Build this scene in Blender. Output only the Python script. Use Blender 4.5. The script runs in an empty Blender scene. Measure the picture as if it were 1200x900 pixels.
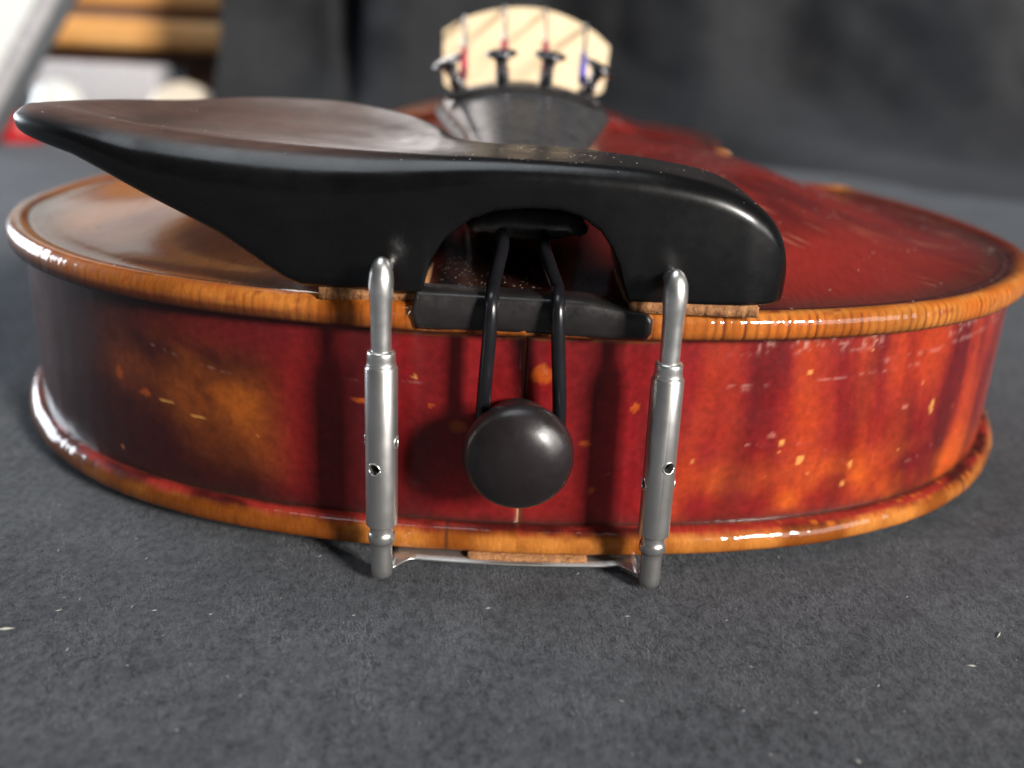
import bpy, bmesh, math
import numpy as np
from mathutils import Vector, Matrix

SC = bpy.context.scene
COL = SC.collection
MM = 0.001

# ------------------------------------------------------------------ camera
cam_d = bpy.data.cameras.new('camera')
cam = bpy.data.objects.new('camera', cam_d)
COL.objects.link(cam)
SC.camera = cam
R_ = Vector((0.99905138, -0.00359301, 0.04339852))
U_ = Vector((-0.03965984, 0.33650759, 0.94084522))
F_ = Vector((0.0179844, 0.9416739, -0.33604588))
m = Matrix((R_, U_, -F_)).transposed().to_4x4()
m.translation = Vector((-4.034, -116.974, 67.791)) * MM
cam.matrix_world = m
cam_d.sensor_width = 36.0
cam_d.lens = 36.0 * 1098.8 / 1200.0
cam_d.clip_start = 0.005
cam_d.clip_end = 30.0
cam_d.dof.use_dof = True
cam_d.dof.focus_distance = 0.124
cam_d.dof.aperture_fstop = 11.8
cam_d.dof.aperture_blades = 7

# ------------------------------------------------------------------ world
w = bpy.data.worlds.new('World')
SC.world = w
w.use_nodes = True
bg = w.node_tree.nodes['Background']
bg.inputs[0].default_value = (0.62, 0.70, 0.80, 1)
bg.inputs[1].default_value = 0.06

# ------------------------------------------------------------------ lamps (windows, room light, one added glare light)
def area(name, direction, dist, sx, sy, power, color, target=(0.0, 0.03, 0.02)):
    d = bpy.data.lights.new(name, 'AREA')
    d.shape = 'RECTANGLE'; d.size = sx; d.size_y = sy
    d.energy = power; d.color = color
    o = bpy.data.objects.new(name, d)
    COL.objects.link(o)
    t = Vector(target); v = Vector(direction).normalized()
    o.location = t + v * dist
    o.rotation_euler = (-v).to_track_quat('-Z', 'Y').to_euler()
    return o

area('window_light_right', (0.62, -0.70, 0.36), 2.6, 0.42, 0.52, 122.0, (1.0, 0.95, 0.89))
area('window_light_side', (0.80, -0.50, 0.20), 2.6, 1.3, 0.9, 22.0, (1.0, 0.97, 0.96))
area('window_light_left', (-0.85, 0.52, 0.20), 1.8, 0.95, 0.72, 34.0, (0.84, 0.92, 1.0))
area('glare_light_behind', (-0.22, 0.95, 0.26), 2.2, 0.56, 0.34, 3.4, (1.0, 0.92, 0.88))  # unseen area light added for glare on the tailpiece and top plate
area('ceiling_light', (-0.15, 0.03, 1.0), 1.8, 1.2, 1.0, 13.0, (0.88, 0.94, 1.0))

SC.view_settings.view_transform = 'Standard'
SC.view_settings.look = 'None'
SC.view_settings.gamma = 1.0
SC.view_settings.exposure = 0.0
SC.cycles.use_denoising = True
SC.cycles.max_bounces = 8

# ------------------------------------------------------------------ noise
def _hash(ix, iy, seed):
    n = (ix.astype(np.int64) * 374761393 + iy.astype(np.int64) * 668265263 + seed * 1442695041) & 0x7fffffff
    n = ((n ^ (n >> 13)) * 1274126177) & 0x7fffffff
    n = (n ^ (n >> 16)) & 0xffff
    return n / 65535.0

def vnoise(x, y, seed=0):
    x = np.asarray(x, float); y = np.asarray(y, float)
    ix = np.floor(x); iy = np.floor(y)
    fx = x - ix; fy = y - iy
    fx = fx * fx * (3 - 2 * fx); fy = fy * fy * (3 - 2 * fy)
    a = _hash(ix, iy, seed); b = _hash(ix + 1, iy, seed)
    c = _hash(ix, iy + 1, seed); d = _hash(ix + 1, iy + 1, seed)
    return (a * (1 - fx) + b * fx) * (1 - fy) + (c * (1 - fx) + d * fx) * fy

def fbm(x, y, seed=0, octv=4):
    s = 0.0; a = 0.5; t = 0.0
    for k in range(octv):
        s = s + a * vnoise(x * 2 ** k, y * 2 ** k, seed + 17 * k); t += a; a *= 0.5
    return s / t

def sstep(a, b, x):
    t = np.clip((x - a) / (b - a), 0, 1)
    return t * t * (3 - 2 * t)

def mixc(c0, c1, f):
    f = np.asarray(f)[..., None]
    return np.asarray(c0) * (1 - f) + np.asarray(c1) * f

# ------------------------------------------------------------------ materials
def nodes_of(name):
    mt = bpy.data.materials.new(name); mt.use_nodes = True
    nt = mt.node_tree
    return mt, nt, nt.nodes['Principled BSDF']

def sock(nt, v):
    return v

def tex_noise(nt, scale, detail=4, rough=0.5, coord=None, vscale=None):
    n = nt.nodes.new('ShaderNodeTexNoise')
    n.inputs['Scale'].default_value = scale
    n.inputs['Detail'].default_value = detail
    n.inputs['Roughness'].default_value = rough
    tc = nt.nodes.new('ShaderNodeTexCoord')
    if vscale:
        mp = nt.nodes.new('ShaderNodeMapping'); mp.inputs['Scale'].default_value = vscale
        nt.links.new(tc.outputs['Object'], mp.inputs['Vector']); nt.links.new(mp.outputs[0], n.inputs['Vector'])
    else:
        nt.links.new(tc.outputs['Object'], n.inputs['Vector'])
    return n.outputs['Fac']

def ramp(nt, src, stops):
    r = nt.nodes.new('ShaderNodeValToRGB')
    el = r.color_ramp.elements
    while len(el) < len(stops): el.new(0.5)
    for e, (p, c) in zip(el, stops):
        e.position = p; e.color = (*c, 1) if len(c) == 3 else c
    nt.links.new(src, r.inputs[0])
    return r.outputs[0]

def bump(nt, bs, src, strength, dist, prev=None):
    b = nt.nodes.new('ShaderNodeBump')
    b.inputs['Strength'].default_value = strength
    b.inputs['Distance'].default_value = dist
    nt.links.new(src, b.inputs['Height'])
    if prev is not None: nt.links.new(prev, b.inputs['Normal'])
    nt.links.new(b.outputs[0], bs.inputs['Normal'])
    return b.outputs[0]

def g(v): return (v, v, v)

def mat_varnish(name, rough=0.32, coat=0.5, coat_rough=0.12, bump_s=0.35, grain=(1, 1, 1), spec=0.5, coat_var=0.16):
    mt, nt, bs = nodes_of(name)
    a = nt.nodes.new('ShaderNodeAttribute'); a.attribute_name = 'col'
    fine = ramp(nt, tex_noise(nt, 900, 5, 0.65, vscale=grain), [(0.25, g(0.72)), (0.75, g(1.18))])
    mx = nt.nodes.new('ShaderNodeMix'); mx.data_type = 'RGBA'; mx.blend_type = 'MULTIPLY'
    mx.inputs[0].default_value = 1.0
    nt.links.new(a.outputs['Color'], mx.inputs[6]); nt.links.new(fine, mx.inputs[7])
    nt.links.new(mx.outputs[2], bs.inputs['Base Color'])
    rr = ramp(nt, tex_noise(nt, 160, 6, 0.6), [(0.3, g(max(0.02, rough - 0.1))), (0.7, g(rough + 0.16))])
    nt.links.new(rr, bs.inputs['Roughness'])
    bs.inputs['Coat Weight'].default_value = coat
    cr = ramp(nt, tex_noise(nt, 330, 6, 0.7), [(0.3, g(coat_rough)), (0.8, g(coat_rough + coat_var))])
    nt.links.new(cr, bs.inputs['Coat Roughness'])
    bs.inputs['Specular IOR Level'].default_value = spec
    n1 = bump(nt, bs, tex_noise(nt, 260, 5, 0.6), bump_s, 0.00025)
    n2 = bump(nt, bs, tex_noise(nt, 1500, 3, 0.6), bump_s, 0.00006, n1)
    nt.links.new(n2, bs.inputs['Coat Normal'])
    return mt

def mat_plain(name, color, rough=0.5, metal=0.0, bscale=600, bstr=0.3, bdist=0.0001, coat=0.0, color2=None, cscale=200, rvar=0.1, coat_rough=0.15):
    mt, nt, bs = nodes_of(name)
    c2 = color2 or tuple(c * 0.7 for c in color)
    c = ramp(nt, tex_noise(nt, cscale, 5, 0.6), [(0.3, c2), (0.7, color)])
    nt.links.new(c, bs.inputs['Base Color'])
    rr = ramp(nt, tex_noise(nt, cscale * 1.7, 5, 0.6), [(0.3, g(max(0.03, rough - rvar))), (0.7, g(rough + rvar))])
    nt.links.new(rr, bs.inputs['Roughness'])
    bs.inputs['Metallic'].default_value = metal
    bs.inputs['Coat Weight'].default_value = coat
    bs.inputs['Coat Roughness'].default_value = coat_rough
    if bstr: bump(nt, bs, tex_noise(nt, bscale, 5, 0.6), bstr, bdist)
    return mt

def mat_cloth(name, dark, light):
    mt, nt, bs = nodes_of(name)
    n_big = tex_noise(nt, 24, 5, 0.6)
    n_mid = tex_noise(nt, 900, 6, 0.75, vscale=(1.0, 0.7, 1.0))
    n_fine = tex_noise(nt, 2600, 3, 0.7)
    add = nt.nodes.new('ShaderNodeMath'); add.operation = 'MULTIPLY_ADD'
    nt.links.new(n_big, add.inputs[0]); add.inputs[1].default_value = 0.32
    nt.links.new(n_mid, add.inputs[2])
    add2 = nt.nodes.new('ShaderNodeMath'); add2.operation = 'MULTIPLY_ADD'
    nt.links.new(n_fine, add2.inputs[0]); add2.inputs[1].default_value = 0.35
    nt.links.new(add.outputs[0], add2.inputs[2])
    c = ramp(nt, add2.outputs[0], [(0.60, dark), (1.02, light)])
    nt.links.new(c, bs.inputs['Base Color'])
    bs.inputs['Roughness'].default_value = 0.95
    bs.inputs['Specular IOR Level'].default_value = 0.15
    bs.inputs['Sheen Weight'].default_value = 0.10
    bs.inputs['Sheen Roughness'].default_value = 0.4
    bs.inputs['Sheen Tint'].default_value = (0.75, 0.82, 0.95, 1)
    n1 = bump(nt, bs, n_mid, 0.45, 0.0004)
    bump(nt, bs, n_fine, 0.7, 0.0003, n1)
    return mt

M = {}
M['rib'] = mat_varnish('rib_varnish', 0.38, 0.55, 0.10, 0.22, grain=(1, 1, 1), spec=0.13)
M['plate'] = mat_varnish('plate_varnish', 0.42, 0.62, 0.05, 0.14, grain=(2.5, 0.25, 1), spec=0.03, coat_var=0.07)
M['edge'] = mat_varnish('edge_varnish', 0.26, 0.7, 0.10, 0.35)
M['ebony'] = mat_plain('polished_ebony', (0.012, 0.009, 0.008), 0.22, 0, 260, 0.10, 0.0002, 0.0, (0.006, 0.0045, 0.004), 120, 0.07)
def mat_chin():
    mt, nt, bs = nodes_of('chin_ebony')
    a = nt.nodes.new('ShaderNodeAttribute'); a.attribute_name = 'col'
    fine = ramp(nt, tex_noise(nt, 700, 5, 0.7, vscale=(.35, 1, 1)), [(0.3, g(0.6)), (0.75, g(1.3))])
    mx = nt.nodes.new('ShaderNodeMix'); mx.data_type = 'RGBA'; mx.blend_type = 'MULTIPLY'; mx.inputs[0].default_value = 1.0
    nt.links.new(a.outputs['Color'], mx.inputs[6]); nt.links.new(fine, mx.inputs[7])
    nt.links.new(mx.outputs[2], bs.inputs['Base Color'])
    rr = ramp(nt, tex_noise(nt, 55, 7, 0.7), [(0.3, g(.18)), (0.7, g(.38))])
    sp = nt.nodes.new('ShaderNodeSeparateColor'); nt.links.new(a.outputs['Color'], sp.inputs[0])
    ma = nt.nodes.new('ShaderNodeMath'); ma.operation = 'MULTIPLY_ADD'; ma.inputs[1].default_value = 2.6
    nt.links.new(sp.outputs[0], ma.inputs[0]); nt.links.new(rr, ma.inputs[2])
    nt.links.new(ma.outputs[0], bs.inputs['Roughness'])
    n1 = bump(nt, bs, tex_noise(nt, 180, 4, 0.6), .12, 0.0003)
    bump(nt, bs, tex_noise(nt, 1500, 3, 0.6, vscale=(.3, 1, 1)), .12, 0.00005, n1)
    return mt
M['chin'] = mat_chin()
M['tail_ebony'] = mat_plain('greyed_ebony', (0.070, 0.068, 0.068), 0.30, 0, 420, 0.15, 0.0002, 0.5, (0.035, 0.033, 0.033), 260, 0.08, 0.3)
M['ebony_matte'] = mat_plain('worn_ebony', (0.020, 0.017, 0.017), 0.36, 0, 420, 0.35, 0.0002, 0.1, (0.010, 0.009, 0.009), 260, 0.1)
M['button'] = mat_plain('button_ebony', (0.015, 0.011, 0.012), 0.33, 0, 500, 0.2, 0.00015, 0.1, (0.011, 0.008, 0.008), 240, 0.08, 0.3)
M['nickel'] = mat_plain('dull_nickel', (0.58, 0.57, 0.55), 0.33, 0.92, 1400, 0.05, 0.00002, 0, (0.52, 0.51, 0.49), 260, 0.03)
M['nickel_bright'] = mat_plain('bright_nickel', (0.86, 0.85, 0.82), 0.32, 0.95, 900, 0.12, 0.00004, 0, (0.70, 0.69, 0.66), 450, 0.05)
M['tuner'] = mat_plain('black_nickel', (0.22, 0.22, 0.23), 0.28, 1.0, 900, 0.1, 0.00005)
M['cord'] = mat_plain('black_nylon', (0.010, 0.010, 0.012), 0.24, 0, 900, 0.05, 0.00003, 0.0, rvar=.03)
M['cork'] = mat_plain('cork', (0.42, 0.20, 0.075), 0.85, 0, 1500, 0.9, 0.0004, 0, (0.20, 0.08, 0.03), 900)
M['maple'] = mat_plain('bridge_maple', (0.93, 0.78, 0.52), 0.5, 0, 700, 0.1, 0.0001, 0, (0.88, 0.69, 0.42), 300)
M['steel'] = mat_plain('string_steel', (0.92, 0.92, 0.93), 0.35, 1.0, 900, 0, 0.0001)
M['silk_red'] = mat_plain('red_silk', (0.62, 0.02, 0.08), 0.6)
M['silk_blue'] = mat_plain('blue_silk', (0.10, 0.10, 0.55), 0.6)
M['cloth'] = mat_cloth('charcoal_cloth', (0.009, 0.0096, 0.0106), (0.096, 0.101, 0.110))
M['nap'] = mat_plain('nap_fibre', (0.155, 0.162, 0.174), 0.8, bstr=0, color2=(0.015, 0.016, 0.018), cscale=140)
M['drape'] = mat_cloth('drape_cloth', (0.007, 0.0073, 0.0082), (0.042, 0.0433, 0.0465))
M['hole'] = mat_plain('hollow_dark', (0.010, 0.006, 0.004), 0.8)
M['dust'] = mat_plain('dust_pale', (0.50, 0.42, 0.34), 0.8)
M['lint'] = mat_plain('lint_pale', (0.42, 0.40, 0.36), 0.8)

# ------------------------------------------------------------------ object helpers
def tag(o, label=None, cat=None, group=None, kind=None):
    if label: o['label'] = label
    if cat: o['category'] = cat
    if group: o['group'] = group
    if kind: o['kind'] = kind
    return o

def empty(name, loc=(0, 0, 0)):
    o = bpy.data.objects.new(name, None); COL.objects.link(o)
    o.location = Vector(loc) * MM; o.empty_display_size = 0.02
    return o

def mesh_obj(name, verts, faces, mat, parent=None, cols=None, smooth=True, org=(0, 0, 0)):
    """verts in mm, world coordinates; org = origin of the object in mm"""
    v = (np.asarray(verts, float) - np.asarray(org, float)) * MM
    me = bpy.data.meshes.new(name)
    me.from_pydata(v.tolist(), [], faces if isinstance(faces, list) else faces.tolist())
    me.update()
    bm = bmesh.new(); bm.from_mesh(me)
    bmesh.ops.recalc_face_normals(bm, faces=bm.faces[:])
    bm.to_mesh(me); bm.free()
    if cols is not None:
        at = me.color_attributes.new('col', 'FLOAT_COLOR', 'POINT')
        c = np.ones((len(v), 4)); c[:, :3] = cols
        at.data.foreach_set('color', c.astype(np.float32).ravel())
    if smooth: me.polygons.foreach_set('use_smooth', [True] * len(me.polygons))
    me.materials.append(mat)
    o = bpy.data.objects.new(name, me); COL.objects.link(o)
    if parent is not None:
        o.parent = parent
        base = parent.get('_org', (0, 0, 0))
        o.location = (Vector(org) - Vector(base)) * MM
    else:
        o.location = Vector(org) * MM
    o['_org'] = tuple(float(x) for x in org)
    return o

def grid_faces(nu, nv, closed_u=False, closed_v=False):
    U = np.arange(nu if closed_u else nu - 1); V = np.arange(nv if closed_v else nv - 1)
    u, v = np.meshgrid(U, V, indexing='ij')
    u = u.ravel(); v = v.ravel(); u1 = (u + 1) % nu; v1 = (v + 1) % nv
    return np.stack([u * nv + v, u1 * nv + v, u1 * nv + v1, u * nv + v1], 1).tolist()

def lathe_data(profile, axis_o, axis_d, n=40, cap=True):
    """profile: list of (radius, along) in mm"""
    d = Vector(axis_d).normalized()
    a = d.orthogonal().normalized(); b = d.cross(a)
    O = np.array(axis_o, float); d = np.array(d); a = np.array(a); b = np.array(b)
    th = np.linspace(0, 2 * math.pi, n, endpoint=False)
    vs = []
    for r, h in profile:
        for t in th: vs.append(O + d * h + (a * math.cos(t) + b * math.sin(t)) * r)
    f = grid_faces(len(profile), n, False, True)
    if cap:
        f.append(list(range(n))); k = (len(profile) - 1) * n; f.append(list(range(k, k + n)))
    return vs, f

def tube_data(pts, r, n=12, flat=None):
    P = [Vector(p) for p in pts]; vs = []
    rr = r if hasattr(r, '__len__') else [r] * len(P)
    prev = None
    for i, p in enumerate(P):
        t = (P[min(i + 1, len(P) - 1)] - P[max(i - 1, 0)]).normalized()
        a = (t.orthogonal() if prev is None else prev - t * prev.dot(t)).normalized(); prev = a
        b = t.cross(a)
        for k in range(n):
            th = 2 * math.pi * k / n
            vs.append(tuple(p + (a * math.cos(th) + b * math.sin(th)) * rr[i]))
    f = grid_faces(len(P), n, False, True)
    f.append(list(range(n))); k = (len(P) - 1) * n; f.append(list(range(k, k + n)))
    return vs, f

def cr(P, n=12):
    P = np.array(P, float); out = []
    Q = np.vstack([2 * P[0] - P[1], P, 2 * P[-1] - P[-2]])
    for i in range(1, len(Q) - 2):
        p0, p1, p2, p3 = Q[i - 1:i + 3]
        for k in range(n):
            t = k / n
            out.append(.5 * ((2 * p1) + (-p0 + p2) * t + (2 * p0 - 5 * p1 + 4 * p2 - p3) * t * t + (-p0 + 3 * p1 - 3 * p2 + p3) * t ** 3))
    out.append(P[-1])
    return np.array(out)

def merge(*datas):
    V = []; F = []
    for v, f in datas:
        k = len(V); V += [tuple(x) for x in v]; F += [[i + k for i in q] for q in f]
    return V, F

def box_data(x0, x1, y0, y1, z0, z1, bev=0.0):
    bm = bmesh.new()
    bmesh.ops.create_cube(bm, size=1)
    for v in bm.verts:
        v.co = Vector(((x0 + x1) / 2 + v.co.x * (x1 - x0), (y0 + y1) / 2 + v.co.y * (y1 - y0), (z0 + z1) / 2 + v.co.z * (z1 - z0)))
    if bev: bmesh.ops.bevel(bm, geom=bm.edges[:], offset=bev, segments=3, affect='EDGES', profile=0.5)
    bm.verts.index_update()
    V = [tuple(v.co) for v in bm.verts]; F = [[v.index for v in f.verts] for f in bm.faces]; bm.free()
    return V, F

# ------------------------------------------------------------------ violin outline
SX = 0.949
seg1 = [(0, 0), (25, 1.5), (48, 6.5), (68, 16), (84, 30), (95, 46), (102, 63), (104, 80), (103, 96), (98.5, 113), (93.6, 125), (92.5, 134)]
seg2 = [(92.5, 134), (88, 135), (77, 138), (66, 146), (58, 158), (55, 173), (57, 189), (63, 202), (71, 210), (77, 212)]
seg3 = [(77, 212), (76, 219), (78, 233), (82, 250), (84, 272), (83.5, 288), (79, 308), (68, 327), (50, 341), (26, 351), (0, 355)]

def mirror_first(seg):                     # so the spline is flat across the centre line
    P = np.array(seg, float)
    return np.vstack([[-P[1, 0], P[1, 1]], P])

def resample(P, step):
    d = np.r_[0, np.cumsum(np.hypot(*np.diff(P, axis=0).T))]
    n = max(8, int(round(d[-1] / step)))
    t = np.linspace(0, d[-1], n + 1)
    return np.c_[np.interp(t, d, P[:, 0]), np.interp(t, d, P[:, 1])]

h1 = cr(mirror_first(seg1), 24)[24:]
h2 = cr(seg2, 24)
h3 = cr(np.vstack([np.array(seg3, float), [-26, 351]]), 24)[:-24]
halves = []
for h in (h1, h2, h3): halves.append(h * [SX, 1])
STEP = 0.42
r1, r2, r3 = [resample(h, STEP) for h in halves]
right = np.vstack([r1, r2[1:], r3[1:]])
left = right[::-1] * [-1, 1]
OUT = np.vstack([right, left[1:-1]])        # counter-clockwise from bottom centre going right
def smooth_closed(A, it):
    for _ in range(it): A = (np.roll(A, 1, 0) + A + np.roll(A, -1, 0)) / 3
    return A
def tangents(P, closed=True):
    T = np.roll(P, -1, 0) - np.roll(P, 1, 0)
    if not closed: T[0] = P[1] - P[0]; T[-1] = P[-1] - P[-2]
    return T / np.linalg.norm(T, axis=1)[:, None]
T = tangents(OUT)
NIN = smooth_closed(np.c_[-T[:, 1], T[:, 0]], 10)
NIN /= np.linalg.norm(NIN, axis=1)[:, None]
SL = np.r_[0, np.cumsum(np.hypot(*np.diff(OUT, axis=0).T))]
SPINE = np.c_[np.zeros(len(OUT)), 45 + OUT[:, 1] / 355 * 268]

ZB = 4.0            # top of the back plate
ZT = 32.25          # underside of the top plate
ARCH = 11.2

def lift(y): return 1.5 * sstep(70, 150, y)
def arch(d, h): return h * np.sin(np.pi / 2 * np.clip((d - 4.0) / 58.0, 0, 1)) ** 2.5

NP = len(OUT)
def ticks(s, seed, period):
    ph = s / period + .9 * vnoise(s / 9.0, s * 0, seed)
    k = np.floor(ph); fr = ph - k
    strength = _hash(k, k * 0, seed + 3)
    return np.exp(-((fr - .5) / 0.13) ** 2) * (.45 + .55 * strength)

def build_plate(name, prof, z0, sign, arch_h, colour, parent, rings=20):
    """prof: (inward offset, height) pairs; then rings run in to the spine"""
    V = []; D = []
    tk = ticks(SL, 31, 1.45) * (.4 + .6 * sstep(10, 30, OUT[:, 0]))
    dent = .16 * (fbm(SL / .9, SL * 0 + z0, 151) - .5) + .34 * (fbm(SL / 7, SL * 0 + z0, 153, 3) - .5)
    for dd, hh in prof:
        P = OUT + NIN * (dd + (.13 * tk if (name == 'top_plate' and dd < 1.0 and .2 < hh < 3.9) else 0))[:, None] if name == 'top_plate' and dd < 1.0 and .2 < hh < 3.9 else OUT + NIN * dd
        fz = max(0., 1 - dd / 3.0)
        P = P + NIN * (dent * fz)[:, None]
        V.append(np.c_[P, z0 + sign * hh + .8 * fz * (hh > 1.2) * .22 * (fbm(SL / 2.2, SL * 0 + z0, 155, 3) - .5)]); D.append(np.full(NP, dd) if True else 0)
    last = OUT + NIN * prof[-1][0]
    Ld = np.linalg.norm(SPINE - last, axis=1)
    for k in range(1, rings + 1):
        u = (k / rings)
        P = last * (1 - u) + SPINE * u
        dd = prof[-1][0] + Ld * u
        V.append(np.c_[P, z0 + sign * (prof[-1][1] + arch(dd, arch_h))]); D.append(dd)
    V = np.array(V); D = np.array(D)
    H0 = (V[..., 2] - z0) * sign
    if name == 'top_plate': V[..., 2] += lift(V[..., 1])
    S = np.tile(SL, (len(V), 1))
    H = H0
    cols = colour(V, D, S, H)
    F = grid_faces(len(V), NP, False, True)
    return mesh_obj(name, V.reshape(-1, 3), F, M['plate'], parent, cols.reshape(-1, 3))

violin = empty('violin')
tag(violin, 'old red-brown varnished violin lying on its back on black cloth, bottom end towards the camera', 'violin')

DKRED = np.array([0.060, 0.008, 0.007]); RED = np.array([0.235, 0.020, 0.014]); BROWN = np.array([0.30, 0.075, 0.020])
ORANGE = np.array([0.52, 0.135, 0.018]); GOLD = np.array([0.60, 0.215, 0.04]); DIRT_SHADE = np.array([0.030, 0.016, 0.012])

def colour_top(V, D, S, H):
    X = V[..., 0]; Y = V[..., 1]
    n = fbm(X / 22, Y / 30, 5); n2 = fbm(X / 5, Y / 9, 9); n3 = fbm(X / 1.3, Y / 2.0, 12)
    leftw = sstep(-10, -45, X)
    base = mixc(mixc(RED, DKRED, sstep(.42, .70, n) * .75), mixc(BROWN * 1.0, ORANGE * 1.0, sstep(.3, .6, n)), leftw * sstep(.2, .5, n2 * .5 + n * .5))
    base = mixc(base, RED * 1.05, (1 - leftw) * sstep(.35, .6, n2) * .5)
    # small pale rubs in the varnish
    base = mixc(base, np.array([.55, .22, .13]), sstep(.70, .80, n3) * sstep(.42, .6, n) * .55)
    # grime collected just inside the raised edge
    base = mixc(base, DIRT_SHADE * 1.6, np.exp(-((D - 6.5) / 2.6) ** 2) * (.45 + .35 * n2))
    base = mixc(base, DIRT_SHADE * .7, sstep(16, 11, np.abs(X + 1)) * sstep(34, 24, Y) * (.95 - .5 * sstep(4, 10, X)))  # shade under the chin rest arch painted in, along with grime
    # purfling
    wob = .25 * (vnoise(S / 4, S * 0, 2) - .5)
    for c0 in (3.75, 4.95):
        base = mixc(base, np.array([.02, .012, .01]), np.exp(-((D - c0 - wob) / .26) ** 2) * .85)
    # worn bare edge
    en = fbm(S / 7, D / 1.2, 21); en2 = fbm(S / 1.6, D / .6 + H, 23)
    edge = mixc(ORANGE, GOLD, sstep(.3, .7, en))
    edge = mixc(edge, RED * 1.2, sstep(.58, .78, en * .55 + en2 * .45) * .8)
    tk = ticks(S, 31, 1.45)
    side = sstep(3.9, 3.2, H)
    edge = mixc(edge, np.array([.09, .018, .01]), np.clip(tk * (.25 + .75 * side) * (.6 + .4 * sstep(5, 25, X)), 0, 1))
    edge = mixc(edge, ORANGE * .8, sstep(-30, -60, X) * .6)
    edge = edge * (.42 + .72 * fbm(S / 11, D / 3, 27))[..., None]
    edge = mixc(edge, DKRED * .7, sstep(2.6, 1.2, H) * sstep(-12, -40, X) * .85)
    edge = mixc(edge, RED * .7, sstep(30, 60, Y + 14 * (en - .5)) * sstep(0, 20, X) * .85)
    for qx, qy in ((87.8, 134), (73, 212)):
        edge = mixc(edge, GOLD * 1.2, np.exp(-(((np.abs(X) - qx) ** 2 + (Y - qy) ** 2) / 30.0)) * .95)
    # the lower lip of the edge is dirty
    edge = mixc(edge, DIRT_SHADE, sstep(1.1, .2, H) * .8)
    out = mixc(edge, base, sstep(2.6, 3.5, D + .9 * (en2 - .5)))
    for qx, qy in ((87.8, 134), (73, 212)):
        out = mixc(out, GOLD, np.exp(-(((np.abs(X) - qx) ** 2 + (Y - qy) ** 2) / 34.0)) * .85)
    return out

def colour_back(V, D, S, H):
    X = V[..., 0]
    en = fbm(S / 9, D / 1.5, 41); en2 = fbm(S / 1.8, D / .7 + H, 43)
    edge = mixc(ORANGE * .42, GOLD * .8, sstep(.35, .75, en))
    edge = edge * (1 - .45 * sstep(-30, -60, X))[..., None]
    inner = mixc(DKRED, RED * 1.2, sstep(.35, .65, en))
    c = mixc(edge, inner, sstep(2.9, 3.7, H + .8 * (en2 - .5)))
    c = mixc(c, ORANGE, sstep(.62, .72, en2) * sstep(2.4, 3.2, H) * sstep(20, 50, X) * .9)
    # few dark knocks across the rim
    c = mixc(c, DIRT_SHADE, sstep(.9, .96, ticks(S, 51, 11.0)) * .7)
    c = mixc(c, DIRT_SHADE * 1.3, sstep(1.9, 2.9, D) * sstep(3, 4, H) * (.35 + .6 * en2))
    c = mixc(c, DIRT_SHADE, sstep(.7, .1, H) * .6)
    return c

prof_top = [(6.0, 0.35), (3.0, 0.0), (1.2, 0.0), (.45, .25), (.12, .8), (0, 1.5), (0, 2.1), (.1, 2.7), (.35, 3.3), (.8, 3.75), (1.3, 3.97), (1.8, 4.02), (2.3, 3.95), (2.8, 3.75), (3.3, 3.5), (3.75, 3.36), (4.3, 3.28), (4.95, 3.25), (5.6, 3.27), (6.4, 3.35), (7.4, 3.5), (8.6, 3.7)]
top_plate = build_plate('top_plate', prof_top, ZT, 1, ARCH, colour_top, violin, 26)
prof_back = [(8.0, 4.0), (5.0, 4.0), (3.2, 4.0), (2.7, 4.0), (2.2, 3.98), (1.7, 3.9), (1.2, 3.7), (.7, 3.3), (.3, 2.7), (.08, 2.1), (0, 1.6), (.08, 1.0), (.35, .5), (.8, .15), (1.4, 0), (3, 0.0), (6, 0.0), (9, -.1)]
back_plate = build_plate('back_plate', prof_back, 0.0, 1, -1.2, colour_back, violin, 8)

from mathutils.bvhtree import BVHTree
_pm = top_plate.data
_pb = BVHTree.FromPolygons([v.co for v in _pm.vertices], [list(p.vertices) for p in _pm.polygons])
def plate_z(x, y):
    """height in mm of the top plate's upper face at (x, y) mm"""
    h = _pb.ray_cast(Vector((x * MM, y * MM, .2)), Vector((0, 0, -1)))
    return h[0].z / MM if h[0] is not None else ZT + 4

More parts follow.
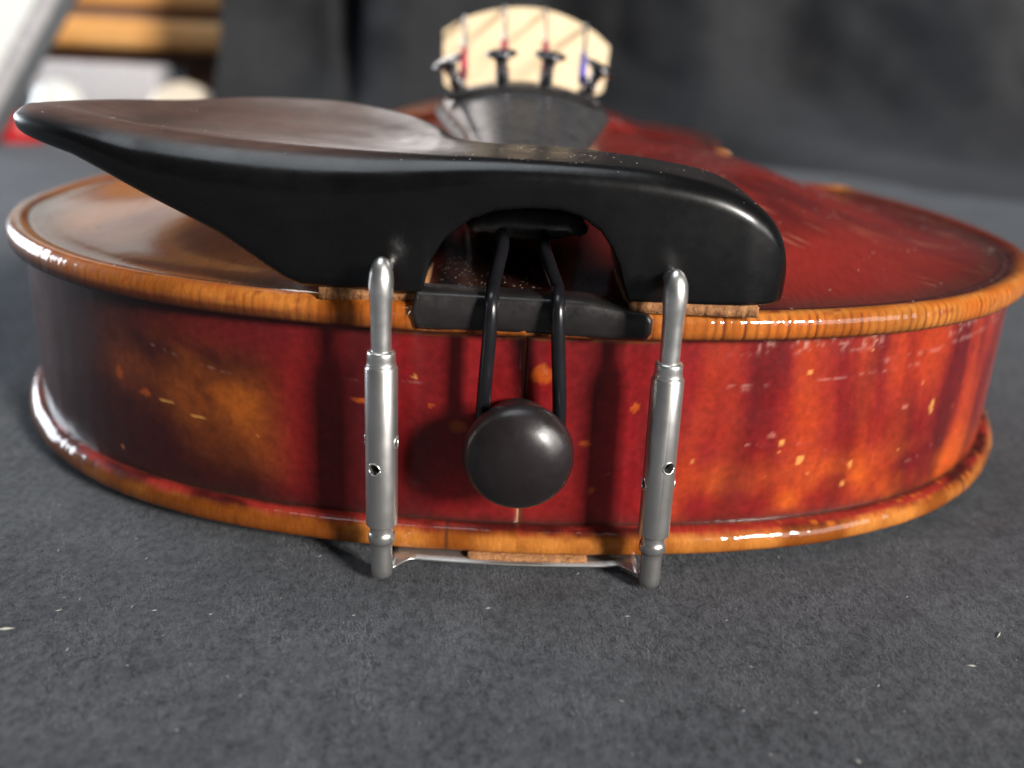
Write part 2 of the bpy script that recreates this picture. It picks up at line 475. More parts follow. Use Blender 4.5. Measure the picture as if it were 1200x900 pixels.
# ------------------------------------------------------------------ ribs
RIN = 2.7
def colour_rib(V, S):
    X = V[..., 0]; Z = V[..., 2]; Y = V[..., 1]
    sc = S + (Z - 18) * .10 + 2.5 * (fbm(S / 25, Z / 30, 61) - .5)
    big = fbm(sc / 9.0, Z / 60, 63, 3)
    med = fbm(sc / 3.4, Z / 28, 65, 3)
    blot = fbm(S / 16, Z / 13, 67, 4)
    fine = fbm(S / .55, Z / 3.0, 69, 3)
    grit = fbm(S / .9, Z / .9, 70, 3)
    fl = .5 * big + .3 * med + .2 * blot
    red = np.array([.20, .008, .010]); deep = np.array([.085, .006, .007]); org = np.array([.50, .062, .009])
    c = mixc(deep, red, sstep(.28, .52, fl))
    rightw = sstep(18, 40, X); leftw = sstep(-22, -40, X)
    c = mixc(c, org, sstep(.46, .68, fl + .06 * rightw) * (.06 + .40 * rightw))
    # left side: shade away from the light painted in dark brown, with golden panel
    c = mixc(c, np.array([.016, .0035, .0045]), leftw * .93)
    ang = fbm(S / 7 + Z / 12, Z / 5, 68, 4)
    pan = np.exp(-((X + 43 + (Z - 18) * .25) / 8.5) ** 2) * np.exp(-((Z - 19.5) / 8.0) ** 2)
    c = mixc(c, np.array([.30, .072, .009]), np.clip(pan * (-.15 + 1.9 * ang), 0, 1) * .95)
    pan2 = np.exp(-((X + 60) / 6.0) ** 2) * np.exp(-((Z - 22) / 6) ** 2) + .8 * np.exp(-((X + 36) / 4.0) ** 2) * np.exp(-((Z - 11) / 4) ** 2)
    c = mixc(c, np.array([.22, .045, .010]), np.clip(pan2 * (-.2 + 1.5 * ang), 0, 1) * .7)
    c = mixc(c, np.array([.20, .010, .010]), np.exp(-((X + 30.5) / 4.0) ** 2) * .8 * sstep(4, 12, Z))
    c = mixc(c, np.array([.13, .009, .010]), np.exp(-((X + 40) / 12) ** 2) * .8 * sstep(24, 29, Z))
    c = mixc(c, np.array([.020, .004, .005]), np.exp(-((X + 22.5) / 3.0) ** 2) * .75)  # cast shadow of the left clamp painted on the rib
    # golden streak low on the right
    low = sstep(16, 7, Z) * sstep(20, 30, X) * sstep(95, 60, X)
    c = mixc(c, np.array([.66, .125, .010]), low * sstep(.34, .62, blot) * .8)
    for x0, wd, a in ((24.0, 1.8, .85), (40, 2.6, .6), (57, 3.2, .75), (73, 2.6, .8), (83, 2.0, .6)):
        xx = X - x0 - (Z - 18) * .16
        c = mixc(c, org * 1.15, np.exp(-(xx / wd) ** 2) * a * .8 * (.05 + .8 * blot) * (.45 + .55 * sstep(26, 12, Z)))
    for x0, wd, a in ((32, 2.2, .6), (49, 2.0, .5), (66, 2.6, .6), (79, 2.0, .55), (-3, 3.5, .4), (-14, 3.5, .55), (8, 3, .35), (-83, 9, .7)):
        xx = X - x0 - (Z - 18) * .16
        c = mixc(c, deep, np.exp(-(xx / wd) ** 2) * a)
    dash = fbm(S / .30, Z / 1.6, 72, 2)
    c = c * (.86 + .12 * fine + .14 * sstep(.35, .7, grit) + .06 * dash)[..., None]
    # bare wood along the top of the ribs below the saddle
    c = mixc(c, np.array([.55, .19, .05]), sstep(22, 16, np.abs(X)) * sstep(ZT - 1.0, ZT - .4, Z) * sstep(.3, .5, fbm(S / 2.5, Z / 2, 93)) * .8)
    # grime by the plates
    c = mixc(c, DIRT_SHADE, np.clip(np.exp(-(Z - ZB) / .8) * .9 + np.exp(-(ZT - Z) / .55) * .55 * (.4 + grit), 0, 1))
    # chips where pale wood shows: x, z, rx, rz, kind
    chips = [(-9.0, 18.6, 1.15, .95, 1), (2.2, 26.6, 1.6, 1.2, 1), (10.2, 9.5, .5, .6, 1), (15.3, 22.0, .45, .8, 1), (-12.7, 21.3, .3, .4, 1),
             (-15, 25.3, .35, .3, 2), (35.8, 17.5, .75, .45, 3), (37.4, 16.4, .35, .5, 2), (40.8, 13.3, .5, .75, 2), 
             (49.5, 11.6, .3, .6, 2), (48.7, 8.5, .3, .6, 2), (63.8, 18.5, .4, 1.3, 2), (40.1, 26.8, .35, .4, 2), (58, 19.5, .7, .35, 3),
             (-60.5, 17.0, 1.7, .28, 2), (-54.5, 15.6, 1.5, .25, 2), (-70.5, 19.6, .7, 1.5, 1), (-65, 17.4, 1.2, .7, 1),
             (-21.5, 21.3, 2.4, .3, 1), (8.8, 16.6, .7, .35, 1), ]
    kc = {1: np.array([.58, .11, .012]), 2: np.array([.78, .36, .09]), 3: np.array([.60, .22, .15])}
    wx = .9 * (fbm(S / .8, Z / .8, 71) - .5); wz = .9 * (fbm(S / .8, Z / .8, 73) - .5)
    for x, z, rx, rz, k in chips:
        if x < -30: x, rx, rz = x * .86, rx * .8, rz * .8
        q = ((X - x + wx * min(rx, 1)) / rx) ** 2 + ((Z - z + wz * min(rz, 1)) / rz) ** 2
        c = mixc(c, kc[k] * (.9 if k == 2 else .75 + .25 * sstep(0, 20, np.array(float(x)))), sstep(1.5, .6, q) * (.8 if k != 3 else .5) * (.45 + .75 * grit))
    # tiny chips
    cell = 2.6
    ix = np.floor(S / cell); iz = np.floor(Z / cell)
    px = (ix + .2 + .6 * _hash(ix, iz, 81)) * cell; pz = (iz + .2 + .6 * _hash(ix, iz, 83)) * cell
    on = _hash(ix, iz, 85) > .985
    rr = .12 + .25 * _hash(ix, iz, 87)
    c = mixc(c, np.array([.70, .26, .08]), on * sstep(1.3, .6, np.hypot(S - px, Z - pz) / rr) * .7)
    # long pale scratches: x0, z0, x1, z1, half width, strength
    scr = [(24, 25.0, 60, 26.2, .22, .45), (27, 24.4, 38, 25.3, .5, .42), (24, 16.7, 41, 15.6, .16, .5), (52, 27.5, 84, 29.5, .4, .35), (44, 15, 50, 11, .1, .4),
           (-25, 24.3, -13, 24.8, .14, .35), (-60, 26, -40, 23, .12, .3), (-90, 20, -70, 23, .14, .3), (9, 12, 16, 12.4, .12, .3), (26, 8.5, 31, 12, .12, .35), (60, 10, 72, 12.5, .15, .3)]
    for x0, z0, x1, z1, hw, a in scr:
        t = np.clip((X - x0) / (x1 - x0), 0, 1)
        zz = z0 + (z1 - z0) * t + .5 * (vnoise(S / 5, S * 0, 91) - .5)
        ins = sstep(x0 - .5, x0 + 1, X) * sstep(x1 + .5, x1 - 1, X)
        c = mixc(c, np.array([.72, .42, .36]), ins * sstep(1.4, .4, np.abs(Z - zz) / hw) * a * .5 * sstep(.42, .68, grit) * sstep(.35, .55, fbm(S / 4, Z / 4, 99)))
    # rubbed pale scuffs under the edge, right side
    sc2 = sstep(ZT - 3.2, ZT - .9, Z) * sstep(20, 34, X) * sstep(.50, .66, fbm(S / .7, Z / 1.1, 95)) * sstep(.4, .6, fbm(S / 8, Z / 8, 97))
    c = mixc(c, np.array([.70, .40, .33]), sc2 * .7)
    return np.clip(c, .001, 1)

i1 = len(r1) - 1; i2 = i1 + len(r2) - 1; i3 = i2 + len(r3) - 1
def build_rib(idx, s_sign, nz, parent, label=None):
    P = OUT[idx % NP] + NIN[idx % NP] * RIN
    Pi = OUT[idx % NP] + NIN[idx % NP] * (RIN + 1.2)
    s = np.abs(np.r_[0, np.cumsum(np.hypot(*np.diff(P, axis=0).T))]) * s_sign
    z = np.linspace(ZB - .3, ZT + .3, nz)
    V = np.zeros((len(P), nz, 3))
    V[..., 0] = P[:, 0:1]; V[..., 1] = P[:, 1:2]; V[..., 2] = z + lift(P[:, 1:2]) * (z - z[0]) / (z[-1] - z[0])
    S = np.repeat(s[:, None], nz, 1)
    # very slight hollow and unevenness of the thin wood
    nn = NIN[idx % NP]
    off = .30 * (fbm(S / 30, V[..., 2] / 25, 55) - .5) + .12 * (fbm(S / 5, V[..., 2] / 18, 56) - .5)
    off = off + .35 * np.exp(-(np.abs(S) / .35) ** 2)        # edge of the joint eased
    V[..., 0] += nn[:, 0:1] * off; V[..., 1] += nn[:, 1:2] * off
    cols = colour_rib(V, S)
    seam = np.exp(-(np.abs(S) / .22) ** 2)
    cols = mixc(cols, np.array([.10, .035, .02]), seam * .8)
    cols = mixc(cols, np.array([.62, .36, .20]), np.exp(-(np.abs(S) / .25) ** 2) * (V[..., 2] < 9) * .7)
    F = grid_faces(len(P), nz)
    vo = V.reshape(-1, 3); co = cols.reshape(-1, 3)
    # inner skin, joined along the borders, coarse
    k = len(vo)
    inn = np.array([[Pi[i, 0], Pi[i, 1], zz + (float(lift(P[i, 1])) if zz > 20 else 0)] for i in range(len(P)) for zz in (z[0], z[-1])])
    vo = np.vstack([vo, inn]); co = np.vstack([co, np.tile([.25, .12, .05], (len(inn), 1))])
    for i in range(len(P) - 1):
        a, b = k + 2 * i, k + 2 * (i + 1)
        F.append([a, b, b + 1, a + 1])
        F.append([i * nz, (i + 1) * nz, b, a])
        F.append([i * nz + nz - 1, (i + 1) * nz + nz - 1, b + 1, a + 1])
    for i in (0, len(P) - 1):
        F.append([i * nz + j for j in range(nz)] + [k + 2 * i + 1, k + 2 * i])
    o = mesh_obj('rib', vo, F, M['rib'], parent, co)
    if label: o['label'] = label
    return o
build_rib(np.arange(0, i1 + 1), 1, 84, violin, 'bright red and orange lower rib to the right of the end seam')
build_rib(np.arange(NP, NP - i1 - 1, -1), -1, 84, violin, 'dark brown-red lower rib with a golden patch, left of the end seam')
for a, b in ((i1, i2), (i2, i3)):
    build_rib(np.arange(a, b + 1), 1, 8, violin)
    build_rib(np.arange(NP - a, NP - b - 1, -1), 1, 8, violin)

# ------------------------------------------------------------------ saddle
def saddle():
    n = 60; V = []; K = 18
    for i in range(n):
        u = i / (n - 1); x = -15.2 + 31.2 * u
        t = min(1, (x + 15.2) / .5) ** .5 * min(1, (16.2 - x) / .5 + .02) ** .5 if u > 0 else .05
        t = max(.05, t)
        zc = 35.5 - .45 * u; hz = 2.7 * t; hy = 2.6
        for k in range(K):
            th = 2 * math.pi * k / K
            c, s = math.cos(th), math.sin(th)
            ex = .5
            yy = 2.45 + hy * math.copysign(abs(c) ** ex, c) + (.9 if c > 0 else 0)
            zz = zc + hz * math.copysign(abs(s) ** ex, s)
            if s > 0: zz -= 1.5 * float(sstep(6, 16.4, np.array(x))) * s
            yy += .05 * (float(vnoise(x * .6, th * 2, 7)) - .5)
            V.append((x, yy, zz))
    F = grid_faces(n, K, False, True) + [list(range(K)), list(range((n - 1) * K, n * K))]
    return mesh_obj('saddle', V, F, M['ebony_matte'], violin)
saddle()

# ------------------------------------------------------------------ end button
EX, EZ = -0.7, 18.5
prof = [(3.9, 3.8), (4.2, 2.2), (4.9, 1.7), (5.2, 1.0), (5.0, .1), (4.3, -.5), (3.9, -1.2), (3.9, -2.0), (4.4, -2.9), (5.7, -3.7), (6.8, -4.7), (7.2, -5.9), (7.1, -7.0), (6.6, -8.1), (5.6, -8.95), (4.5, -9.6), (3.1, -10.05), (1.6, -10.25), (.2, -10.3)]
pp = cr(prof, 4)
v, f = lathe_data([(r, y) for r, y in pp], (EX, 0, EZ), (0, 1, 0), 56)
mesh_obj('end_button', v, f, M['button'], violin, org=(EX, 0, EZ))

# ------------------------------------------------------------------ tailpiece
TPW = [(12, 7.2), (13, 8.4), (16, 8.9), (30, 9.6), (50, 10.6), (62, 12.2), (74, 14.8), (84, 17.0), (92, 18.6), (98, 19.3), (102, 18.9), (105.2, 17.2), (107, 13.5)]
def tp_z(y): return 47.4 + (y - 12) * .148
def tailpiece():
    ys = np.r_[np.linspace(12, 20, 10), np.linspace(22, 96, 34), np.linspace(97, 107, 16)]
    V = []; K = 28
    for y in ys:
        wd = float(np.interp(y, [a for a, b in TPW], [b for a, b in TPW]))
        zt = tp_z(y); dropd = .0088 * wd * wd + .9
        ease = min(1, (y - 11.4) / 2.5) ** .5 * min(1, (107.6 - y) / 2.5) ** .5
        for k in range(K):
            if k < 18:
                u = -1 + 2 * k / 17
                x = wd * u; z = zt - dropd * abs(u) ** 2.1 - (1.5 * (abs(u) ** 9)) - (1 - ease) * 1.6
            else:
                u = 1 - 2 * (k - 17) / 11
                x = wd * u * .93; z = zt - dropd - 1.4 - 2.2 * ease * (1 - u * u) ** .6
            V.append((x - .4, y, z))
    F = grid_faces(len(ys), K, False, True) + [list(range(K)), list(range((len(ys) - 1) * K, len(ys) * K))]
    o = mesh_obj('tailpiece', V, F, M['tail_ebony'], violin)
    o['label'] = 'black ebony tailpiece'
    vs = [(x, 93.5, tp_z(93.5) - .0088 * x * x + .25) for x in np.linspace(-16.5, 16.5, 24)]
    v, f = tube_data([(a - .4, b, c) for a, b, c in vs], .8, 8)
    mesh_obj('fret', v, f, M['ebony_matte'], o)
    return o
tp = tailpiece()

# fine tuners: a screw with a wide flat head on a stem, in a bracket
tuner_x = [(-13.8, -.42), (-4.9, -.08), (4.3, .10), (12.6, .46)]
def tuner_data():
    d = [lathe_data(cr([(.2, 8.6), (2.4, 8.55), (3.4, 8.2), (3.4, 7.6), (2.3, 7.1), (1.5, 6.6), (1.25, 5.6), (1.0, 4.5), (1.0, 0), (.9, -.5)], 3), (0, 0, 0), (0, 0, 1), 20),
         box_data(-1.9, 1.9, -4.5, 3.5, .2, 1.5, .35), box_data(-1.25, 1.25, -2, 2.2, 1.4, 4.3, .4),
         tube_data([(-.9, 2, 1.0), (-1.0, 5.5, 2.2), (-1.0, 7.5, 3.6)], .55, 8), tube_data([(.9, 2, 1.0), (1.0, 5.5, 2.2), (1.0, 7.5, 3.6)], .55, 8)]
    return merge(*d)
tv, tf = tuner_data()
first = None
for i, (x, rot) in enumerate(tuner_x):
    z = tp_z(99) - .0088 * x * x - .2
    if first is None:
        o = first = mesh_obj('fine_tuner', tv, tf, M['tuner'], tp, org=(0, 0, 0))
    else:
        o = first.copy(); COL.objects.link(o); o.parent = tp
    o.location = Vector((x, 98, z - .9)) * MM
    o.rotation_euler = (math.radians(8), rot, 0)

# tail cords: from the tailpiece over the saddle to the button
def cord(x_t, x_s, x_b, sg):
    pts = [(x_t, 17, 44.0), (x_t, 12.5, 43.7), (x_t - .1 * sg, 9, 42.7), ((x_t + x_s) / 2, 5, 40.6), (x_s, 2.2, 38.9), (x_s + .05 * sg, .3, 38.3), (x_s + .1 * sg, -1.2, 37.3), (x_s + .15 * sg, -1.9, 35.2),
           ((x_s * .6 + x_b * .4), -1.9, 31.5), (x_s * .25 + x_b * .75, -1.7, 27), (x_b, -1.5, 22.5), (x_b * .97 + EX * .03, -1.5, 18.8), (EX + (x_b - EX) * .78, -1.5, 15.6), (EX + (x_b - EX) * .35, -1.5, 14.0), (EX, -1.5, 13.7)]
    v, f = tube_data(cr(pts, 6), .95, 14)
    mesh_obj('tail_cord', v, f, M['cord'], violin)
cord(-3.9, -4.8, -5.5, -1)
cord(1.9, 3.5, 4.6, 1)

# ------------------------------------------------------------------ bridge
def bridge():
    top = cr([(-22.0, 71.8), (-17, 74.8), (-10, 77.2), (-2.5, 78.5), (5.5, 78.3), (13, 76.2), (19, 73.3), (23.8, 69.6)], 6)
    side_r = cr([(23.6, 66), (23.2, 61), (22.4, 57.5), (18.6, 56.4), (17.0, 54.5), (17.8, 52.2), (19.6, 49.5), (20.6, 43.6)], 5)
    foot = [(20.6, 41.9), (12, 44.6), (11.4, 46.4)]
    arc = cr([(9.5, 49.6), (6, 51.8), (0, 52.8), (-6, 51.8), (-9.5, 49.6)], 4)
    footl = [(-11.4, 46.4), (-12, 44.6), (-20.6, 41.9)]
    side_l = cr([(-20.6, 43.6), (-19.6, 49.5), (-17.8, 52.2), (-17.0, 54.5), (-18.6, 56.4), (-21.2, 57.5), (-21.8, 61), (-22.0, 66)], 5)
    loop = np.vstack([top, side_r, foot, arc, footl, side_l])
    bm = bmesh.new()
    vf = [bm.verts.new((x, 157.6 - (z - 45) * -.02, z)) for x, z in loop]
    vb = [bm.verts.new((x, 161.8 - (z - 45) * .055, z)) for x, z in loop]
    n = len(loop)
    bm.faces.new(vf); bm.faces.new(vb[::-1])
    for i in range(n): bm.faces.new([vf[i], vb[i], vb[(i + 1) % n], vf[(i + 1) % n]])
    bmesh.ops.triangulate(bm, faces=[fc for fc in bm.faces if len(fc.verts) > 4])
    V = [tuple(v.co) for v in bm.verts]; bm.verts.index_update()
    F = [[v.index for v in fc.verts] for fc in bm.faces]; bm.free()
    o = mesh_obj('bridge', V, F, M['maple'], violin, smooth=False)
    o['label'] = 'pale maple bridge'
bridge()

# ------------------------------------------------------------------ strings
bx = [-16.2, -5.2, 6.0, 17.2]; bz = [75.2, 78.3, 78.2, 74.6]
for i in range(4):
    x0 = tuner_x[i][0]; z0 = tp_z(99) - .0088 * x0 * x0 + 2.8
    p0 = (x0, 103, z0); p1 = (bx[i], 160, bz[i] + .2); p2 = (bx[i] * .5, 486, 51)
    v, f = tube_data([p0, p1, p2], [.55, .48, .40][i % 3], 8)
    s = mesh_obj('string', v, f, M['steel'], violin)
    L = [tuple(np.array(p0) * (1 - t) + np.array(p1) * t) for t in (0.0, .42)]
    v, f = tube_data(L, .85, 10)
    mesh_obj('silk_winding', v, f, M['silk_blue' if i == 3 else 'silk_red'], s)

# ------------------------------------------------------------------ fingerboard, neck, pegbox and scroll
def loft_y(name, secs, mat, parent, K=20):
    V = []
    for y, wd, zt, zb, crown in secs:
        for k in range(K):
            if k < K // 2:
                u = -1 + 2 * k / (K // 2 - 1); V.append((wd * u, y, zt - crown * u * u))
            else:
                u = 1 - 2 * (k - K // 2 + 1) / (K // 2 + 1); V.append((wd * u, y, zt - crown - (zt - crown - zb) * (1 - u * u) ** .5))
    F = grid_faces(len(secs), K, False, True) + [list(range(K)), list(range((len(secs) - 1) * K, len(secs) * K))]
    return mesh_obj(name, V, F, mat, parent)
loft_y('fingerboard', [(216, 21, 64.5, 59.5, 3.6), (300, 18.6, 59.2, 54.2, 3.0), (400, 15.2, 53.2, 48.4, 2.4), (485, 12.2, 48.6, 44.6, 1.6)], M['ebony'], violin)
loft_y('neck', [(338, 17, 55.5, 34, .1), (352, 17, 54.5, 14, .1), (362, 16.4, 53.9, 22, .1), (378, 15.8, 53.0, 33, .1), (430, 14.2, 50.2, 32.5, .1), (478, 12.6, 46.8, 30, .1), (490, 12.6, 46.6, 24, .1)], M['edge'], violin)
me = bpy.data.objects['neck'].data
at = me.color_attributes.new('col', 'FLOAT_COLOR', 'POINT')
at.data.foreach_set('color', np.tile([.45, .17, .04, 1], len(me.vertices)).astype(np.float32))
loft_y('nut', [(485.5, 12.3, 49.4, 45, 1.4), (489.5, 12.3, 49.4, 45, 1.4)], M['ebony'], violin)
loft_y('pegbox', [(490, 12.4, 46.5, 24, .1), (520, 10.8, 42, 19, .1), (550, 9.0, 36, 14, .1), (565, 7.0, 31, 12, .1)], M['ebony_matte'], violin)
def scroll():
    d = []
    for sgn in (-1, 1):
        pts = []; rr = []
        for k in range(70):
            t = k / 69; th = t * 4.6 * math.pi; r = 11.5 * (1 - t) ** .8 + 1.2
            pts.append((sgn * (4 + 7 * t), 572 - r * math.cos(th), 22 - r * math.sin(th) * .95 + 2)); rr.append(4.4 - 2.6 * t)
        d.append(tube_data(pts, rr, 10))
    v, f = merge(*d)
    mesh_obj('scroll', v, f, M['ebony_matte'], violin)
scroll()
pegv, pegf = merge(lathe_data([(2.6, -26), (3.0, 0), (3.6, 13), (3.3, 15), (4.6, 17), (3.6, 19)], (0, 0, 0), (1, 0, 0), 14), box_data(18, 36, -7.5, 7.5, -2.0, 2.0, 1.8))
pg = None
for k in range(4):
    if pg is None: o = pg = mesh_obj('peg', pegv, pegf, M['ebony'], violin)
    else:
        o = pg.copy(); COL.objects.link(o); o.parent = violin
    o.location = Vector((0, 503 + 15 * k, 37 - 4.5 * k)) * MM
    o.rotation_euler = (0.4 * k, 0, math.pi * (k % 2))

# f-holes: thin dark sheets on the arched plate, standing in for the openings' shade
for sg in (-1, 1):
    pts = cr([(23, 196), (26, 199), (28.5, 195.5), (27, 188), (29, 172), (34, 158), (40, 143), (42, 134.5), (39, 130), (36, 133.5)], 8)
    d = []
    V = []
    n = len(pts); tt = np.gradient(pts, axis=0); tt /= np.linalg.norm(tt, axis=1)[:, None]
    for k, (p, t) in enumerate(zip(pts, tt)):
        u = k / (n - 1); hw = .9 + 1.7 * math.sin(math.pi * u) ** 1.0 + (1.6 * math.exp(-((u - .02) / .08) ** 2) + 1.9 * math.exp(-((u - .98) / .08) ** 2))
        hw = min(hw, 2.6)
        for q in (-1, 0, 1):
            x = p[0] - t[1] * hw * q; y = p[1] + t[0] * hw * q
            V.append((sg * x, y, plate_z(sg * x, y) + .12))
    mesh_obj('f_hole', V, grid_faces(n, 3), M['hole'], violin)

# ------------------------------------------------------------------ chin rest
def tab(pairs):
    a = np.array(pairs, float)
    return lambda x: float(np.interp(x, a[:, 0], a[:, 1]))
def tabs(pairs):
    """smooth curve through the pairs"""
    c = cr(pairs, 10); c = c[np.argsort(c[:, 0], kind='stable')]
    return lambda x: float(np.interp(x, c[:, 0], c[:, 1]))
ztf = tabs([(-71, 57.9), (-70.3, 58.1), (-68.5, 58.2), (-64, 58.0), (-58, 57.4), (-50, 56.4), (-40, 55.5), (-24, 54.9), (-3, 54.9), (12.7, 54.4), (21.3, 53.1), (26, 51.2), (29, 48.9), (31, 46.0), (32.1, 43.0), (32.5, 41.0)])
ztb = tabs([(-71, 57.9), (-66, 57.9), (-58, 57.6), (-48, 58.1), (-34, 58.0), (-26, 57.3), (-20, 56.7), (-14.5, 55.9), (-10, 55.0), (2, 54.9), (12, 54.5), (24, 52.9), (29, 50), (31, 47), (32.5, 42.0)])
zbf = tab([(-71, 55.6), (-70.3, 55.0), (-68.5, 54.5), (-65, 53.7), (-60, 52.6), (-55, 50.7), (-50, 48.6), (-44, 45.9), (-40, 44.0), (-35, 40.7), (-31.5, 38.4), (-29.5, 37.7), (-27, 37.6), (-13.9, 37.6), (-13.6, 39), (-13.0, 41.6), (-11.2, 44.6), (-8, 47.3), (-5, 48.5), (-1, 49.0),
           (3, 49.0), (5.8, 48.3), (8.6, 46.5), (10.2, 44.3), (11.4, 41.9), (12.1, 39.5), (12.8, 37.6), (31.0, 37.6), (31.6, 37.9), (32.2, 38.8), (32.5, 39.6)])
zbb = tab([(-71, 55.6), (-68.5, 54.4), (-66, 53.4), (-50, 50.6), (-34, 50.4), (-26, 49.5), (-18, 48.5), (-14, 46), (-13.6, 46.2), (-11.2, 48.0), (-8, 50.2), (-1, 51.0), (3, 51.0), (5.8, 50.6), (8.6, 49), (11.4, 45), (12.8, 38.4), (24, 38.4), (32.5, 40)])
yf = tabs([(-71, 14), (-70.6, 11.6), (-69.3, 9.4), (-66, 7.0), (-60, 4.4), (-52, 2.2), (-42, .8), (-27, .2), (10, .2), (24, .2), (28, .9), (30.5, 2.3), (31.8, 4.4), (32.5, 7.5)])
yb = tabs([(-71, 21), (-70, 26), (-67, 33), (-62, 42), (-55, 51), (-46, 57.5), (-36, 59), (-28, 56.5), (-22, 51.5), (-17, 43.5), (-13.5, 35.5), (-10.5, 28.5), (-6, 24.5), (0, 23.5), (14, 23), (24, 21.5), (29, 18), (31.5, 14), (32.5, 10)])

def rounded(poly, rad, nseg=6, nedge=5):
    P = []; n = len(poly); tan = []
    for i in range(n):
        p = np.array(poly[i]); a = np.array(poly[i - 1]); b = np.array(poly[(i + 1) % n])
        da = a - p; db = b - p; la = np.linalg.norm(da) + 1e-6; lb = np.linalg.norm(db) + 1e-6
        r = min(rad[i], la * .48, lb * .48)
        p0 = p + da / la * r; p1 = p + db / lb * r
        for k in range(nseg + 1):
            t = k / nseg
            P.append((p0 * (1 - t) ** 2 + p * 2 * t * (1 - t) + p1 * t * t, i, 'c'))
        q1 = p1; nx = np.array(poly[(i + 1) % n]); nn = np.array(poly[(i + 2) % n])
        dl = p - nx; ll = np.linalg.norm(dl) + 1e-6
        rn = min(rad[(i + 1) % n], ll * .48, (np.linalg.norm(nn - nx) + 1e-6) * .48)
        q2 = nx + dl / ll * rn
        for k in range(1, nedge):
            t = k / nedge; P.append((q1 * (1 - t) + q2 * t, i, t))
    return P

def chin_rest():
    xs = np.unique(np.round(np.r_[np.linspace(-71, -60, 26), np.linspace(-60, -14, 60), np.linspace(-14.2, 13.4, 110), np.linspace(13, 26, 20), np.linspace(26, 32.5, 34)], 3))
    V = []; K = None
    for x in xs:
        a, b, c, d = yf(x), yb(x), ztf(x), ztb(x); e, g_ = zbf(x), zbb(x)
        t = float(sstep(-25, -14.5, np.array(x)))
        foot = float(sstep(-36, -29, np.array(x)))
        ym = a + (b - a) * .40
        zm = (e + (g_ - e) * .10) * (1 - foot) + 38.2 * foot
        lw = float(sstep(0, -30, np.array(x)))
        bw = min(1.9 + 2.2 * lw, (b - a) * .3); bh = min(1.7 + 1.5 * lw, (c - e) * .42)
        wing = [(a + .9, e), (a, c - bh), (a + bw, c), (b, d), (b - 2.5, g_), (ym, zm)]
        right_ = [(a + .4, e), (a + .1, c - bh), (a + bw, c), (b, d), (b - .8, g_), (a + (b - a) * .5, e + (g_ - e) * .5)]
        cups = [(p[0] * (1 - t) + q[0] * t, p[1] * (1 - t) + q[1] * t) for p, q in zip(wing, right_)]
        endr = float(sstep(16, 26, np.array(x)))
        rad = [1.6 * (1 - t) + .7 * t, (2.6 * (1 - t) + 2.2 * t) * (1 - endr) + 4.5 * endr, 2.2 + 1.5 * endr, 3.4, 3 * (1 - t) + 1.0 * t, 6 * (1 - t) + .5 * t]
        P = rounded(cups, rad)
        for (p, i, t) in P:
            y, z = p
            if i == 2 and t != 'c' and x < 0:   # hollow of the cup
                sag = sstep(-6, -22, np.array(x)) * sstep(-70, -56, np.array(x))
                z -= float(sag) * 2.3 * math.sin(math.pi * t) ** 1.2
            V.append((x, y, z))
        K = len(P)
    F = grid_faces(len(xs), K, False, True) + [list(range(K)), list(range((len(xs) - 1) * K, len(xs) * K))]
    V = np.array(V)
    xx_ = V[:, 0].copy()
    VX0 = np.where(xx_ > 20, 20 + (xx_ - 20) * 1.17, np.where(xx_ < -50, -50 + (xx_ + 50) * .92, xx_))
    VX, VY, VZ = V[:, 0], V[:, 1], V[:, 2]
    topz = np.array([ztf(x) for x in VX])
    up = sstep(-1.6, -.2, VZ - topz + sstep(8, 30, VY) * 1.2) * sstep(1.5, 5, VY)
    brown_refl = up * sstep(-6, -34, VX)  # warm brown reflection on the cup, put into its colour
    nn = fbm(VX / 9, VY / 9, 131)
    cc = mixc(np.array([.0022, .0020, .0022]), np.array([.105, .052, .036]), brown_refl * (.55 + .6 * nn))
    cc = mixc(cc, np.array([.022, .016, .014]), up * (1 - brown_refl) * .8)
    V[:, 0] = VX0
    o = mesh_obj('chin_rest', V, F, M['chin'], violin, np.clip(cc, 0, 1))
    o['label'] = 'polished black ebony chin rest clamped over the tailpiece'
    return o
cr_o = chin_rest()

def cork_pad(x0, x1, z0, z1, seed, y0=.6, y1=20):
    rng = np.random.RandomState(seed); n = 46; V = []
    for i in range(n):
        x = x0 + (x1 - x0) * i / (n - 1)
        j = rng.uniform(-.16, .16, 4)
        zz0 = max(z0, 0)
        V += [(x, y0 + j[0], z0), (x, y0 - .15 + j[1], z1 + j[2] * .3), (x, y1, z1), (x, y1, z0)]
    F = grid_faces(n, 4, False, True) + [[0, 1, 2, 3], [4 * n - 4, 4 * n - 3, 4 * n - 2, 4 * n - 1]]
    return mesh_obj('cork_pad', V, F, M['cork'], cr_o)
cork_pad(-27.5, -13.8, 36.0, 37.7, 3, 2.3)
cork_pad(13.0, 29.8, 36.2, 37.7, 4, .9)

